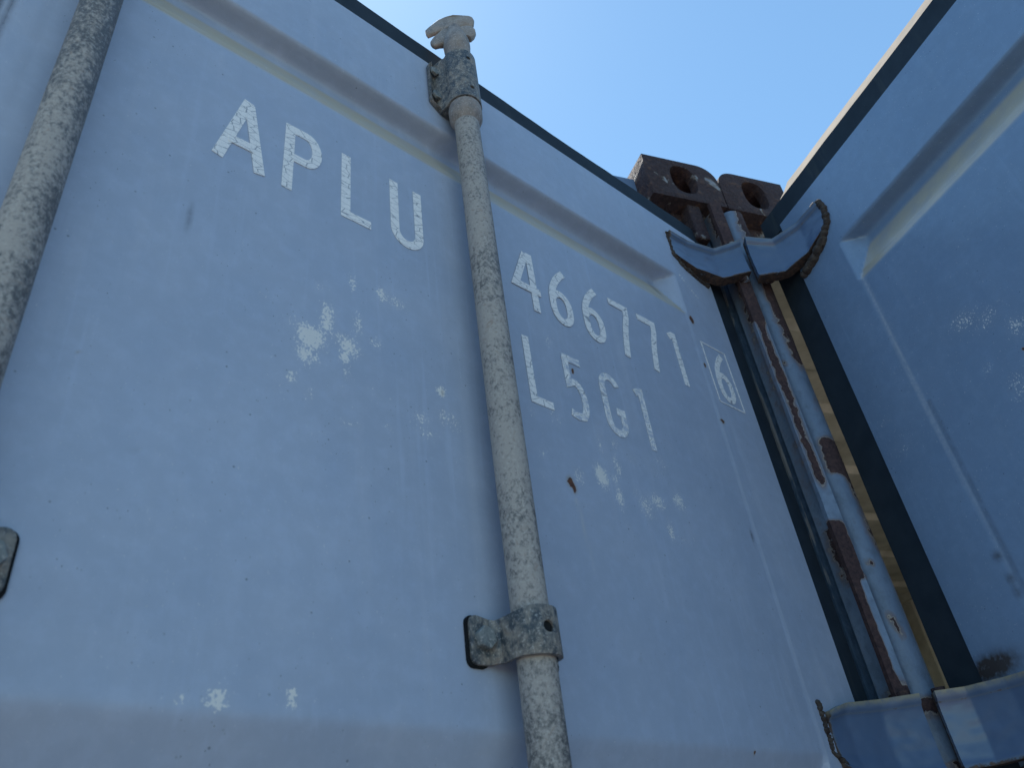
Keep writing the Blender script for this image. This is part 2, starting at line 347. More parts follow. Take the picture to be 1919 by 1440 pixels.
def marksA(S, Z, b):
    def pm(px, py): p = onA(px, py); return XE-p.x, p.z
    def add(k, px, py, rx, ry, amp=1.):
        s0, z0 = pm(px, py); s1, _ = pm(px+rx, py+rx*.3); _, z1 = pm(px, py-ry)
        b[k] = np.maximum(b[k], blob(S, Z, s0, z0, abs(s1-s0), abs(z1-z0), amp))
    for q in [(586,632,30,26,1.15),(614,597,15,30,1.),(572,662,18,18,.9),(656,648,22,20,.95),(672,610,9,26,.7),(640,632,18,10,.7),(647,668,10,14,.9),
              (595,670,8,12,.6),(549,706,11,12,.8),(581,740,7,14,.7),(651,700,8,12,.75),(662,530,8,18,.6),(718,552,11,12,1.),(742,566,20,10,.75),(598,538,10,12,.45),
              (552,600,14,9,.5),(706,642,14,10,.55),(648,792,12,8,.6),(668,795,12,6,.6),(790,784,16,12,.75),(835,782,14,14,.6),(855,794,10,14,.55),(800,812,18,8,.6),
              (730,800,10,10,.35),(495,552,12,8,.4),
              (1087,892,11,15,.8),(1129,892,14,24,1.),(1157,872,8,22,.7),(1153,899,8,8,.9),(1163,932,8,24,.85),(1124,830,7,20,.45),(1153,830,10,10,.5),
              (1212,950,14,20,.85),(1232,940,16,16,1.),(1272,940,12,18,.75),(1258,992,7,20,.75),(1196,925,10,10,.5),(1190,865,10,8,.4),(1238,868,12,14,.5),
              (1230,885,10,10,.4),(1280,1012,16,8,.35),(1300,1008,10,10,.3),(1018,850,14,14,.4),(1180,990,8,14,.3),(1018,890,8,10,.35),
              (340,1310,16,14,.7),(412,1310,22,24,1.1),(388,1312,14,10,.6),(550,1308,14,24,.95),(515,1280,12,8,.35),(1030,640,8,10,.5),(1000,770,10,10,.4),
              (700,735,14,14,.25),(1040,780,12,14,.4)]: add('chalk', *q)
    for q in [(1070,903,7,11,1.),(1078,915,4,12,1.),(1296,600,3.5,7,1.1),(1321,685,2.5,4,1.1),(1354,790,4,4,1.1),(1074,695,2.5,5,1.2),(832,737,3.5,6,.75),
              (1418,1411,2,5,.9),(758,1268,2.5,4,.6),(148,657,2,3,.5)]: add('rust', *q)
    add('chalk', 828, 733, 9, 10, 1.2)
    # run of pale rust below the big spot
    s0, z0 = pm(1080, 930); s1, z1 = pm(1118, 1080)
    t = np.clip((z0-Z)/(z0-z1), 0, 1); c = s0+(s1-s0)*t
    b['scratch_highlight'] = np.maximum(b['scratch_highlight'], .75*np.exp(-((S-c)/.0018)**2)*(Z < z0)*(Z > z1)*(1-t*.8))
    # fold highlight painted as a pale line along the lap of the sheet, and the score by the groove
    b['scratch_highlight'] = np.maximum(b['scratch_highlight'], .14*np.exp(-((S-.112)/.0016)**2)*(Z < .60)*(Z > -1.2))
    s0, z0 = pm(1270, 512); s1, z1 = pm(1308, 560); t = np.clip((z0-Z)/(z0-z1), 0, 1); c = s0+(s1-s0)*t
    b['chalk'] = np.maximum(b['chalk'], 1.3*np.exp(-((S-c)/.0018)**2)*(Z < z0)*(Z > z1))
    for (px, py, rx, ry, a) in [(355,405,6,26,.45),(1411,1005,2.5,9,.8),(1200,1238,2,6,.4),(250,845,6,5,.3),(408,1016,6,3,.4)]: add('dark', px, py, rx, ry, a)
    b['dark'] = np.maximum(b['dark'], 1.2*np.exp(-((S-1.0545)/.0016)**2)); b['dark'] = np.maximum(b['dark'], .9*np.exp(-((S-1.064)/.0022)**2))
    b['scratch_highlight'] = np.maximum(b['scratch_highlight'], .5*np.exp(-((S-1.059)/.002)**2))
    # grime on the right end weld of the groove
    add('rust', 1243, 535, 5, 14, .42); add('dark', 1243, 530, 6, 16, .5)
def marksB(S, Z, b):
    sE = .769
    def pm(px, py): p = onB(px, py); return sE-p.dot(BD), p.z
    def add(k, px, py, rx, ry, amp=1.):
        s0, z0 = pm(px, py); s1, _ = pm(px+rx, py-rx*1.1); _, z1 = pm(px, py-ry)
        b[k] = np.maximum(b[k], blob(S, Z, s0, z0, abs(s1-s0), abs(z1-z0), amp))
    for q in [(1805,600,22,26,.6),(1850,595,26,24,.5),(1905,610,16,30,.55),(1912,725,16,30,.6),(1850,690,10,14,.35),(1690,840,20,24,.3),(1660,790,10,10,.3)]: add('chalk', *q)
    b['chalk'] *= .78
    for q in [(1917,655,3,6,1.1)]: add('rust', *q)
    for q in [(1868,1043,6,11,.8),(1893,1086,5,14,.7),(1905,1110,5,13,.6)]: add('dark', *q)
    add('rust', 1862, 1250, 26, 20, .42); add('dark', 1860, 1252, 36, 28, 1.6)
    b['scratch_highlight'] = np.maximum(b['scratch_highlight'], .42*np.exp(-((S-.104-.002*np.sin(Z*9))/.0030)**2)*(Z < .80)*(Z > .28)*np.clip((Z-.22)/.3, 0, 1))
    b['dark'] = np.maximum(b['dark'], .5*np.exp(-((S-.110)/.0025)**2)*(Z < .55))
    b['dust'] = b['dust']*.9

# ================================================================== CONTAINERS
contA = thing('shipping_container', 'faded blue container whose door carries white lettering and galvanised locking bars', 'container', 'blue shipping containers side by side')
contB = thing('shipping_container', 'darker blue container on the right, its open door without lettering', 'container', 'blue shipping containers side by side')
contA.location = UV(-.3, .9, ZGROUND); contB.location = UV(2.0, .9, ZGROUND)
bpy.context.view_layer.update()
def fixparents():
    bpy.context.view_layer.update()
    for root in (contA, contB):
        for c in root.children: c.matrix_parent_inverse = root.matrix_world.inverted()

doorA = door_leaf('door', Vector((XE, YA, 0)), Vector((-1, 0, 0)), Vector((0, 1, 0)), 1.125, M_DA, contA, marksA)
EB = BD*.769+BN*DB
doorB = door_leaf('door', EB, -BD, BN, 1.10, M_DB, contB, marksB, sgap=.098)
doorA['label'] = 'faded blue door with white lettering'; doorB['label'] = 'deeper blue door without lettering'

# gaskets: a flat lip all round each leaf, with a tan top lip leaning back
def gasket(org, dirv, nrm, s_max, parent, wav, tanw, lipx=0.):
    bm = bmesh.new(); o3 = Vector(org)
    def P(s, z, d): q = o3+dirv*s+nrm*d; return Vector((q.x, q.y, z))
    N = 90; rows = []
    for i in range(N+1):
        s = -.047+(s_max+.02+.047)*i/N
        wv = wav*(mn.noise(Vector((s*4.5, 3.1, 0)))+.4*mn.noise(Vector((s*17, 1., 0))))
        cut = max(0, (.02-s)/.067)
        zt = 1.066+wv - cut*.03*0
        rows.append([P(s, 1.012, .004), P(s, zt, .005+wv*.2), P(s, zt+.003, .014), P(s, 1.010, .013)])
    R = [[bm.verts.new(p) for p in r] for r in rows]
    for a, b in zip(R, R[1:]):
        for k in range(4): bm.faces.new((a[k], a[(k+1)%4], b[(k+1)%4], b[k]))
    bm.faces.new(R[0]); bm.faces.new(R[-1][::-1])
    # hinge side lip
    rows = []
    for i in range(81):
        z = 1.010-(2.41)*i/80; wv = .0018*mn.noise(Vector((z*7, 9, 0)))
        rows.append([P(.004, z, .004), P(-.050-lipx+wv, z, .006), P(-.050-lipx+wv, z, .014), P(.004, z, .014)])
    R = [[bm.verts.new(p) for p in r] for r in rows]
    for a, b in zip(R, R[1:]):
        for k in range(4): bm.faces.new((a[k], a[(k+1)%4], b[(k+1)%4], b[k]))
    bm.faces.new(R[0]); bm.faces.new(R[-1][::-1]); fixn(bm)
    gk = mesh_obj('gasket', bm, M_GASK, parent)
    bm = bmesh.new(); rows = []
    for i in range(N+1):
        s = -.004+(s_max+.02+.004)*i/N
        wv = wav*(mn.noise(Vector((s*4.5, 3.1, 0)))+.4*mn.noise(Vector((s*17, 1., 0))))
        t = min(1, max(0, s/.03)); zt = 1.066+wv
        rows.append([P(s, zt+.0005, .007), P(s, zt+tanw*(.25+.75*t), .007+tanw*.5), P(s, zt+tanw*(.25+.75*t), .016+tanw*.5), P(s, zt+.0005, .016)])
    R = [[bm.verts.new(p) for p in r] for r in rows]
    for a, b in zip(R, R[1:]):
        for k in range(4): bm.faces.new((a[k], a[(k+1)%4], b[(k+1)%4], b[k]))
    bm.faces.new(R[0]); bm.faces.new(R[-1][::-1]); fixn(bm)
    mesh_obj('gasket_lip', bm, M_LIP, gk)
gasket(Vector((XE, YA, 0)), Vector((-1, 0, 0)), Vector((0, 1, 0)), 1.125, doorA, .010, .010)
gasket(EB, -BD, BN, 1.10, doorB, .003, .040, .008)

# ------------------------------------------------------------------ lettering on door A
T = .0110
def arc(cx, cz, rx, rz, a0, a1, n=12): return [(cx+rx*math.cos(math.radians(a0+(a1-a0)*i/n)), cz+rz*math.sin(math.radians(a0+(a1-a0)*i/n))) for i in range(n+1)]
def ribbon(bm, pts, t, x0, z0, lift, lap=.0006):
    pts = [Vector(p) for p in pts]; n = len(pts); L = []; R_ = []
    for i, p in enumerate(pts):
        d0 = (p-pts[i-1]).normalized() if i else None; d1 = (pts[i+1]-p).normalized() if i < n-1 else None
        if d0 is None: d0 = d1
        if d1 is None: d1 = d0
        n0 = Vector((-d0.y, d0.x)); n1 = Vector((-d1.y, d1.x)); m = (n0+n1).normalized(); k = min(1/max(m.dot(n0), .35), 2.2)
        L.append(p+m*t/2*k); R_.append(p-m*t/2*k)
    th = .0004
    def P(q, i, back): return Vector((x0+q.x, YA-(0 if back else th+lift+.0001*i/n) + .0022, z0+q.y)) if False else Vector((x0+q.x, YA+lap-(0 if back else th+lift+.00015*i/n), z0+q.y))
    lf = [bm.verts.new(P(q, i, 0)) for i, q in enumerate(L)]; rf = [bm.verts.new(P(q, i, 0)) for i, q in enumerate(R_)]
    lb = [bm.verts.new(P(q, i, 1)) for i, q in enumerate(L)]; rb = [bm.verts.new(P(q, i, 1)) for i, q in enumerate(R_)]
    for i in range(n-1):
        bm.faces.new((lf[i], rf[i], rf[i+1], lf[i+1])); bm.faces.new((lf[i], lf[i+1], lb[i+1], lb[i])); bm.faces.new((rf[i+1], rf[i], rb[i], rb[i+1]))
    bm.faces.new((lf[0], lb[0], rb[0], rf[0])); bm.faces.new((lf[-1], rf[-1], rb[-1], lb[-1]))
H = .0985; h = T/2
SIX = [(.0345, .0955), (.0255, .0865), (.0165, .074), (.0095, .0605), (.0058, .046), (.0054, .030)]+arc(.0200, .0255, .0146, .0205, 180, 360, 14)[1:]+[(.0346, .034)]+arc(.0200, .034, .0146, .0185, 0, 150, 10)[1:]
GLY = {
 'A': [[(.0052, 0), (.0290, H)], [(.0468, 0), (.0295, H-.004)], [(.0135, .031), (.0395, .031)]],
 'P': [[(h, 0), (h, H)], [(T*.9, H-h), (.024, H-h)]+arc(.024, .0715, .0126, .0216, 90, -90, 12)[1:]+[(T*.9, .0499)]],
 'L': [[(h, H), (h, h), (.036, h)]],
 'U': [[(h, H), (h, .024)]+arc(.0215, .024, .0161, .0186, 180, 360, 14)[1:]+[(.0376, H)]],
 '4': [[(.0365, H), (.0365, 0)], [(.0300, H-.003), (.0058, .0345), (.0475, .0345)]],
 '6': [SIX],
 '7': [[(0, H-h), (.0350, H-h), (.0335, .078), (.0270, .058), (.0215, .036), (.0150, 0)]],
 '1': [[(.0125, 0), (.0125, H)], [(-.0005, .0870), (.0090, .0925)]],
 '5': [[(.0330, H-h), (h, H-h), (h+.0004, .0535), (.0120, .0570)]+arc(.0160, .0310, .0135, .0265, 85, -60, 12)+[(.0120, .0058), (.0010, .0090)]],
 'G': [[(.0350, .0810)]+arc(.0205, .0760, .0150, .0172, 35, 180, 10)+arc(.0205, .0245, .0150, .0190, 180, 345, 14)+[(.0352, .0400), (.0240, .0400)]],
}
def glyph(ch, x0, z0, kind, mat, sc=1.0, t=T, lap=.0006):
    bm = bmesh.new()
    for i, p in enumerate(GLY[ch]): ribbon(bm, [(a*sc, b*sc) for a, b in p], t, x0, z0, .00025*i, lap)
    fixn(bm); return mesh_obj(kind, bm, mat, doorA)
for ch, x in zip('APLU', (.151, .2205, .2865, .348)): glyph(ch, x, .6230, 'letter', M_LET)
for ch, x in zip('466771', (.5245, .5885, .6495, .712, .773, .844)): glyph(ch, x, .6235, 'digit', M_LET)
glyph('6', .9455, .6310, 'digit', M_LET, lap=-.0006)
for ch, x, k in zip('L5G1', (.5255, .5885, .6510, .7215), ('letter', 'digit', 'letter', 'digit')): glyph(ch, x, .4775, k, M_LET if ch == 'L' else M_LETW, .965, T*.93)
bm = bmesh.new(); bx = [(.9320, .7380), (.9950, .7385), (.9975, .6245), (.9335, .6240)]
for i in range(4):
    a = Vector(bx[i]); b = Vector(bx[(i+1) % 4]); d = (b-a).normalized()*.0009; ribbon(bm, [a-d*.9, b-d*1.1], .0024, 0, 0, .0002*(i % 2), -.0006)
fixn(bm); mesh_obj('number_frame', bm, M_LET, doorA)

# ------------------------------------------------------------------ locking bars
BY = .463; BR = .0163
def bar(x, ztop, top_fit, clampspec, r=BR):
    bm = bmesh.new(); nz = 60
    prof = [(-1.46+(ztop+1.46)*i/nz, r*(1+.012*mn.noise(Vector((x*9, i*.7, 0))))) for i in range(nz+1)]
    tube(bm, (x, BY), prof, 48); pl_ = bm.verts.layers.float.new('side_tone')
    for v in bm.verts: v[pl_] = sst(-.1, .9, (v.co.x-x)/r+.25*mn.noise(v.co*30))-.25  # darker tone round the hinge-facing side of the pipe, broken by noise
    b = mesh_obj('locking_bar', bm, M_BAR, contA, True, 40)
    for zc, left, right, rc in clampspec:
        clamp(b, x, zc, left, right, rc)
    return b
def section(x, left, right, rc, th, yb):
    """plan outline of a pressed saddle clamp: plate - hump over the bar - plate"""
    outer = []; cx_, cy_ = x, BY
    for a in [Vector((-left, yb-th)), Vector((-left*.62-.004, yb-th))]: outer.append(a)
    for i in range(0, 25):
        an = math.radians(200-220*i/24); outer.append(Vector((rc*math.cos(an), (cy_-yb+yb) - rc*math.sin(an)-0)))
    outer.append(Vector((right*.62+.004, yb-th))); outer.append(Vector((right, yb-th)))
    return outer
def clamp(b, x, zc, left, right, rc=.0195, hgt=.040, th=.0042):
    yb = YA-.0012
    # centre line of the strap in plan, then offset to a thick ribbon
    cl = [Vector((x-left+q*.001, yb-th/2)) for q in (0, .6, 1.4, 2.6, 4, 6.5)]+[Vector((x-rc-.0075, yb-th/2)), Vector((x-rc-.0035, yb-th/2-.004))]
    cl += [Vector((x-rc*math.cos(math.radians(a)), BY+(.016 if a in (0, 180) else 0)-rc*math.sin(math.radians(a)))) for a in range(0, 181, 12)]
    cl += [Vector((x+rc+.0035, yb-th/2-.004)), Vector((x+rc+.0075, yb-th/2)), ]+[Vector((x+right-q*.001, yb-th/2)) for q in (6.5, 4, 2.6, 1.4, .6, 0)]
    n = len(cl); bm = bmesh.new(); rows = []
    for i, p in enumerate(cl):
        d = (cl[min(n-1, i+1)]-cl[max(0, i-1)]).normalized(); nn = Vector((d.y, -d.x))   # outward (towards -y)
        e = min(abs(p.x-cl[0].x), abs(p.x-cl[-1].x)); cut = .0065-math.sqrt(max(0, .0065**2-max(0, .0065-e)**2))
        wst = .0035*math.exp(-((abs(p.x-x)-rc-.003)/.006)**2)
        for_z = (zc-hgt/2+cut+wst*.4, zc+hgt/2-cut-wst)
        f = p+nn*th/2; k = p-nn*th/2
        rows.append([bm.verts.new((f.x, f.y, for_z[0])), bm.verts.new((f.x, f.y, for_z[1])), bm.verts.new((k.x, k.y, for_z[1])), bm.verts.new((k.x, k.y, for_z[0]))])
    for a, c in zip(rows, rows[1:]):
        for q in range(4): bm.faces.new((a[q], a[(q+1)%4], c[(q+1)%4], c[q]))
    bm.faces.new(rows[0]); bm.faces.new(rows[-1][::-1]); fixn(bm)
    # round hole in the strap facing right of the camera
    ax = Vector((-.30, -1, 0)).normalized() if False else Vector((-.10, -1, 0)).normalized()
    hc = Vector((x, BY, zc+.002))+ax*(rc)
    cyl = bmesh.new(); bmesh.ops.create_cone(cyl, cap_ends=True, segments=20, radius1=.0050, radius2=.0050, depth=.02)
    cyl.transform(Matrix.Translation(hc) @ ax.to_track_quat('Z', 'Y').to_matrix().to_4x4())
    bm = boolean(bm, [cyl]); bevel(bm, .0009, 2, 55)
    c = mesh_obj('clamp', bm, M_CLAMP, b, True, 35)
    pl = bmesh.new(); bmesh.ops.create_cone(pl, cap_ends=True, segments=20, radius1=.0056, radius2=.0056, depth=.0015)
    pl.transform(Matrix.Translation(hc-ax*.0014) @ ax.to_track_quat('Z', 'Y').to_matrix().to_4x4()); mesh_obj('bushing_or_shade_plug', pl, M_PAD, b)  # black disc added inside the clamp hole to stand in for its deep shade
    for e0, e1 in ((x-left-.0022, x-rc-.008), (x+rc+.008, x+right+.0022)):
        bm = bmesh.new(); rc_ = .0065; z0_, z1_ = zc-hgt/2-.0016, zc+hgt/2+.0006; ol = []
        for qx, qz, a0 in ((e1-rc_, z1_-rc_, 0), (e0+rc_, z1_-rc_, 90), (e0+rc_, z0_+rc_, 180), (e1-rc_, z0_+rc_, 270)):
            ol += [(qx+rc_*math.cos(math.radians(a0+t)), qz+rc_*math.sin(math.radians(a0+t))) for t in range(0, 91, 15)]
        A1 = [bm.verts.new((p, YA-.0018, q)) for p, q in ol]; B1 = [bm.verts.new((p, YA+.001, q)) for p, q in ol]; n_ = len(ol)
        for i in range(n_): bm.faces.new((A1[i], A1[(i+1)%n_], B1[(i+1)%n_], B1[i]))
        bm.faces.new(A1[::-1]); bm.faces.new(B1); fixn(bm); mesh_obj('backing_pad', bm, M_PAD, b)
    for sgn, ext in ((-1, left), (1, right)):
        bx_ = x+sgn*(ext-.0125); bolt(b, Vector((bx_, yb-th, zc+.001)))
def bolt(parent, p, r=.0098, dep=.0068):
    bm = bmesh.new(); bmesh.ops.create_cone(bm, cap_ends=True, segments=6, radius1=r, radius2=r, depth=dep)
    bm.transform(Matrix.Translation(p+Vector((0, -dep/2+.0005, 0))) @ Matrix.Rotation(math.radians(90), 4, 'X') @ Matrix.Rotation(random.uniform(0, 1), 4, 'Z'))
    bevel(bm, .0008, 2, 40); mesh_obj('bolt', bm, M_BOLT, parent)
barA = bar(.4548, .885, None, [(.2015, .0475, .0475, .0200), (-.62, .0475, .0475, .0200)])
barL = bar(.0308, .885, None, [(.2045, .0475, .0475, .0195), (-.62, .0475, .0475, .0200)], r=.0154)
contA_bars = (barA, barL)

def top_keeper(b, x, left=.039):
    bz0, bz1 = .909, 1.014; rc = .0232; yb = YA-.002
    # tubular housing blended into a rounded wing plate that is bolted to the door
    bm = bmesh.new(); rows = []; NZ = 22
    for j in range(NZ+1):
        z = bz0+(bz1-bz0)*j/NZ
        wing = left
        t = (z-bz0); wing = left*(sst(-.004, .016, t)*.55+.45) if t < .016 else left
        if z > 1.002: wing = left-.006*sst(1.002, 1.014, z)
        pts = []
        for a in range(-14, 195, 8):      # right side round over the front to the left
            an = math.radians(a); pts.append(Vector((x+rc*math.cos(an), BY-rc*math.sin(an))))
        lx = x-max(wing, rc*.92)
        if wing > rc: pts += [Vector((x-rc-.0015, BY+.012)), Vector((x-rc-.0045 if wing > rc+.006 else lx, BY+.026)), Vector((lx, yb-.006))]
        else: pts += [Vector((x-rc*.985, BY+.010)), Vector((x-rc*.985, BY+.02)), Vector((x-rc*.985, yb-.006))]
        pts += [Vector((lx, yb)), Vector((x+rc, yb))]
        rows.append([bm.verts.new((p.x, p.y, z)) for p in pts])
    n = len(rows[0])
    for a, c in zip(rows, rows[1:]):
        for i in range(n): bm.faces.new((a[i], a[(i+1)%n], c[(i+1)%n], c[i]))
    bm.faces.new(rows[0][::-1]); bm.faces.new(rows[-1]); fixn(bm)
    cut = bmesh.new(); tube(cut, (x, BY), [(.86, .0185), (1.1, .0185)], 40)
    cuts = [cut]
    for zc in (.9290, .9960):
        ax = Vector((-.14, -1, 0)).normalized(); cy2 = bmesh.new()
        bmesh.ops.create_cone(cy2, cap_ends=True, segments=16, radius1=.0034, radius2=.0034, depth=.02)
        cy2.transform(Matrix.Translation(Vector((x, BY, zc))+ax*rc) @ ax.to_track_quat('Z', 'Y').to_matrix().to_4x4()); cuts.append(cy2)
    bm = boolean(bm, cuts); bevel(bm, .0008, 2, 50)
    mesh_obj('bar_keeper', bm, M_CLAMP, b, True, 40)
    for zc in (.936, .990): bolt(b, Vector((x-.0305, YA-.0075, zc)), .0078, .0045)
    # collar under the keeper, neck and ball of the cam
    bm = bmesh.new(); tube(bm, (x, BY), [(.874, .0163), (.879, .0195), (.885, .0216), (.897, .0222), (.904, .0221), (.9078, .0212), (.9086, .0175)], 48); mesh_obj('bushing_or_shade_plug', bm, M_CAM, b, True, 50)
    bm = bmesh.new(); tube(bm, (x, BY), [(.95, .0172), (1.012, .0176), (1.022, .0168), (1.030, .0160), (1.036, .0166), (1.044, .0186), (1.054, .0194), (1.064, .0190), (1.072, .0172), (1.080, .0150), (1.090, .0125), (1.098, .0120)], 40)
    mesh_obj('cam_neck', bm, M_CAM, b, True, 50)
    return
top_keeper(barA, .4548)
top_keeper(barL, .0308)
# cam claws: two hooked jaws, one above the other, at their real distance and thickness
def claw(b, x, outline, tk, dv, name='cam_claw'):
    az = Vector((x, BY, 0)).normalized(); d = Vector((x, BY, 0)).length
    c0 = Vector((x, BY, 0)); lat = Vector((az.y, -az.x, 0))
    pts = []
    for px, py in outline:
        if x == .4548: r = ray(px, py); q = r*(d/r.dot(az)); pts.append(((q-c0).dot(lat), q.z))
        else: pts.append((px, py))
    bm = bmesh.new(); rows = []
    for t, sh in ((-1, .55), (-.78, .86), (-.3, 1), (.3, 1), (.78, .86), (1, .55)):
        cxm = sum(p[0] for p in pts)/len(pts); czm = sum(p[1] for p in pts)/len(pts)
        row = []
        for l, z in pts:
            k = 1-(1-sh)*.32
            thick = tk*(1-.55*min(1, abs(l)/.03))
            row.append(bm.verts.new(c0+lat*(cxm+(l-cxm)*(1-(1-sh)*.06)) + az*(t*thick+dv) + Vector((0, 0, czm+(z-czm)*k))))
        rows.append(row)
    n = len(pts)
    for a, c in zip(rows, rows[1:]):
        for i in range(n): bm.faces.new((a[i], a[(i+1)%n], c[(i+1)%n], c[i]))
    bm.faces.new(rows[0][::-1]); bm.faces.new(rows[-1]); fixn(bm); mesh_obj(name, bm, M_CAM, b, True, 50)
    return pts
def C(x, y): return (760+x/6, 20+y/6)
up_o = [C(*q) for q in [(222,246),(262,205),(310,162),(370,122),(450,96),(540,85),(640,76),(715,74),(752,88),(772,120),(768,160),(742,205),(700,212),(620,216),(540,225),(470,240),(400,252),(320,268),(250,298),(232,276)]]
lo_o = [C(*q) for q in [(282,392),(310,345),(350,305),(400,268),(450,242),(560,228),(640,220),(700,206),(750,208),(785,240),(793,270),(775,312),(738,340),(700,330),(640,322),(560,340),(480,380),(425,410),(380,418),(335,434),(300,416)]]
P1 = claw(barA, .4548, up_o, .0075, 0); P2 = claw(barA, .4548, lo_o, .0085, -.002)
claw(barL, .0308, P1, .0075, 0); claw(barL, .0308, P2, .0085, -.002)

# ------------------------------------------------------------------ hinge pins and blades
HA = UV(.830, .815); HB = UV(.8755, .802)
def strap(name, path, z0f, z1f, th, mat, parent, outward, rim=.0035, dusty=.3):
    """path: plan points; z0f,z1f: heights at each point; slightly dished pressed blade with a raised rolled rim"""
    bm = bmesh.new(); L = [0]
    for a, b in zip(path, path[1:]): L.append(L[-1]+(b-a).length)
    M = 60; cols = 28
    def samp(arr, s):
        for i in range(len(L)-1):
            if s <= L[i+1]+1e-9: t = (s-L[i])/(L[i+1]-L[i]); return arr[i]*(1-t)+arr[i+1]*t
        return arr[-1]
    edge = []
    sm = [samp(path, L[-1]*i/M) for i in range(M+1)]
    for _ in range(1): sm = [sm[0]]+[(sm[i-1]+sm[i]*2+sm[i+1])/4 for i in range(1, M)]+[sm[-1]]
    zz0 = [samp(z0f, L[-1]*i/M) for i in range(M+1)]; zz1 = [samp(z1f, L[-1]*i/M) for i in range(M+1)]
    for _ in range(3):
        for zz in (zz0, zz1): zz[1:-1] = [(zz[i-1]+2*zz[i]+zz[i+1])/4 for i in range(1, M)]
    F, Bk = [], []
    for i in range(M+1):
        d = (sm[min(M, i+1)]-sm[max(0, i-1)]).normalized(); nn = Vector((d.y, -d.x, 0))
        if nn.dot(outward) < 0: nn = -nn
        fr, bk = [], []
        for j in range(cols+1):
            t = j/cols; z = zz0[i]+(zz1[i]-zz0[i])*t
            dish = -.0035*math.sin(math.pi*t)**.8 + rim*sst(.84, .90, t) + .0022*sst(.09, .03, t) if False else -.0035*math.sin(math.pi*t)**.8 + rim*sst(.84, .90, t) + .0022*(1-sst(.03, .09, t))
            e = max(.85*math.exp(-(t/.06)**2), .55*math.exp(-((t-.86)/.02)**2), .5*math.exp(-((1-t)/.04)**2), math.exp(-(i/M/.035)**2)*.8)
            p = sm[i]+nn*(dish+.0008*mn.noise(Vector((i*.15, j*.3, z*9)))); fr.append((Vector((p.x, p.y, z)), e)); p2 = sm[i]-nn*th; bk.append(Vector((p2.x, p2.y, z)))
        F.append(fr); Bk.append(bk)
    al = bm.verts.layers.float.new('edge'); dl = bm.verts.layers.float.new('dust')
    def nv(p, e): v = bm.verts.new(p); v[al] = e; return v
    FV = [[nv(p, e) for p, e in r] for r in F]; BV = [[nv(p, .95) for p in r] for r in Bk]
    for r in FV:
        for j, v in enumerate(r): v[dl] = dusty*math.exp(-((cols-j)/1.6)**2)
    for i in range(M):
        for j in range(cols):
            bm.faces.new((FV[i][j], FV[i][j+1], FV[i+1][j+1], FV[i+1][j])); bm.faces.new((BV[i][j], BV[i+1][j], BV[i+1][j+1], BV[i][j+1]))
        bm.faces.new((FV[i][0], FV[i+1][0], BV[i+1][0], BV[i][0])); bm.faces.new((FV[i][cols], BV[i][cols], BV[i+1][cols], FV[i+1][cols]))
    for i in (0, M):
        for j in range(cols): bm.faces.new((FV[i][j], BV[i][j], BV[i][j+1], FV[i][j+1]))
    fixn(bm); return mesh_obj(name, bm, mat, parent, True, 60)
def V2(x, y): return Vector((x, y, 0))
for zc, nm in ((.944, 0), (.150, 1), (-.60, 1), (-1.25, 1)):
    k = .045
    # A: from the door face out over the gasket to the pin
    A_ = [V2(.936 if nm == 0 else .944, YA-.004), V2(.978, YA-.009), V2(1.030, .462), HA+G*.006-GN*.017]
    z1 = [zc+.043, zc+.037, zc+.030, zc+.050] if nm == 0 else [zc+.030, zc+.040, zc+.043, zc+.045]
    z0 = [zc-.016, zc-.030, zc-.042, zc-.028] if nm == 0 else [zc-.030, zc-.042, zc-.045, zc-.045]
    bl = strap('hinge_blade', A_, z0, z1, .019, M_HINGE, doorA, Vector((-.4, -1, 0)), dusty=.3 if nm == 0 else 1.)
    pB0 = EB-BD*.096-BN*.004; pB1 = EB-BD*.040-BN*.010; pB2 = EB+BD*.006-BN*.028; pB3 = HB-G*(.034 if nm == 0 else .022)-GN*.013
    z1 = [zc+.032, zc+.030, zc+.034, zc+.050] if nm == 0 else [zc+.040, zc+.042, zc+.044, zc+.045]
    z0 = [zc-.020, zc-.040, zc-.046, zc-.046] if nm == 0 else [zc-.040, zc-.044, zc-.045, zc-.045]
    bl2 = strap('hinge_blade', [pB0, pB1, pB2, pB3], z0, z1, .019, M_HINGE, doorB, Vector((-1, -.3, 0)), dusty=.2 if nm == 0 else 1.)
    # weld beads where the blades meet the doors
    for side, par, pts in ((0, doorA, [(V2(.935, YA), z, .004) for z in (zc+.04, zc+.015, zc-.014)]+[(V2(.955, YA), zc-.030, .005), (V2(.985, YA), zc-.040, .005), (V2(1.02, YA), zc-.047, .005)]),
                           (1, doorB, [(EB-BD*.080, zc+.036, .005), (EB-BD*.094, zc+.030, .006), (EB-BD*.099, zc+.010, .007), (EB-BD*.092, zc-.018, .008), (EB-BD*.065, zc-.040, .010), (EB-BD*.035, zc-.052, .011), (EB-BD*.004, zc-.058, .010)])):
        bm = bmesh.new()
        for (p, z, r), (p2, z2, r2) in zip(pts, pts[1:]):
            N = 7
            for i in range(N):
                t = i/N; c = Vector((p.x, p.y, z)).lerp(Vector((p2.x, p2.y, z2)), t); rr = (r*(1-t)+r2*t)*random.uniform(.8, 1.15)
                mt = Matrix.Translation(c+Vector((random.uniform(-1, 1), random.uniform(-1, 1), random.uniform(-1, 1)))*.001) @ Matrix.Diagonal((rr, rr, rr*.8, 1))
                bmesh.ops.create_icosphere(bm, subdivisions=2, radius=1, matrix=mt)
        for v in bm.verts: v.co += mn.noise_vector(v.co*260)*.0012
        mesh_obj('weld_bead', bm, M_WELD, par, True)
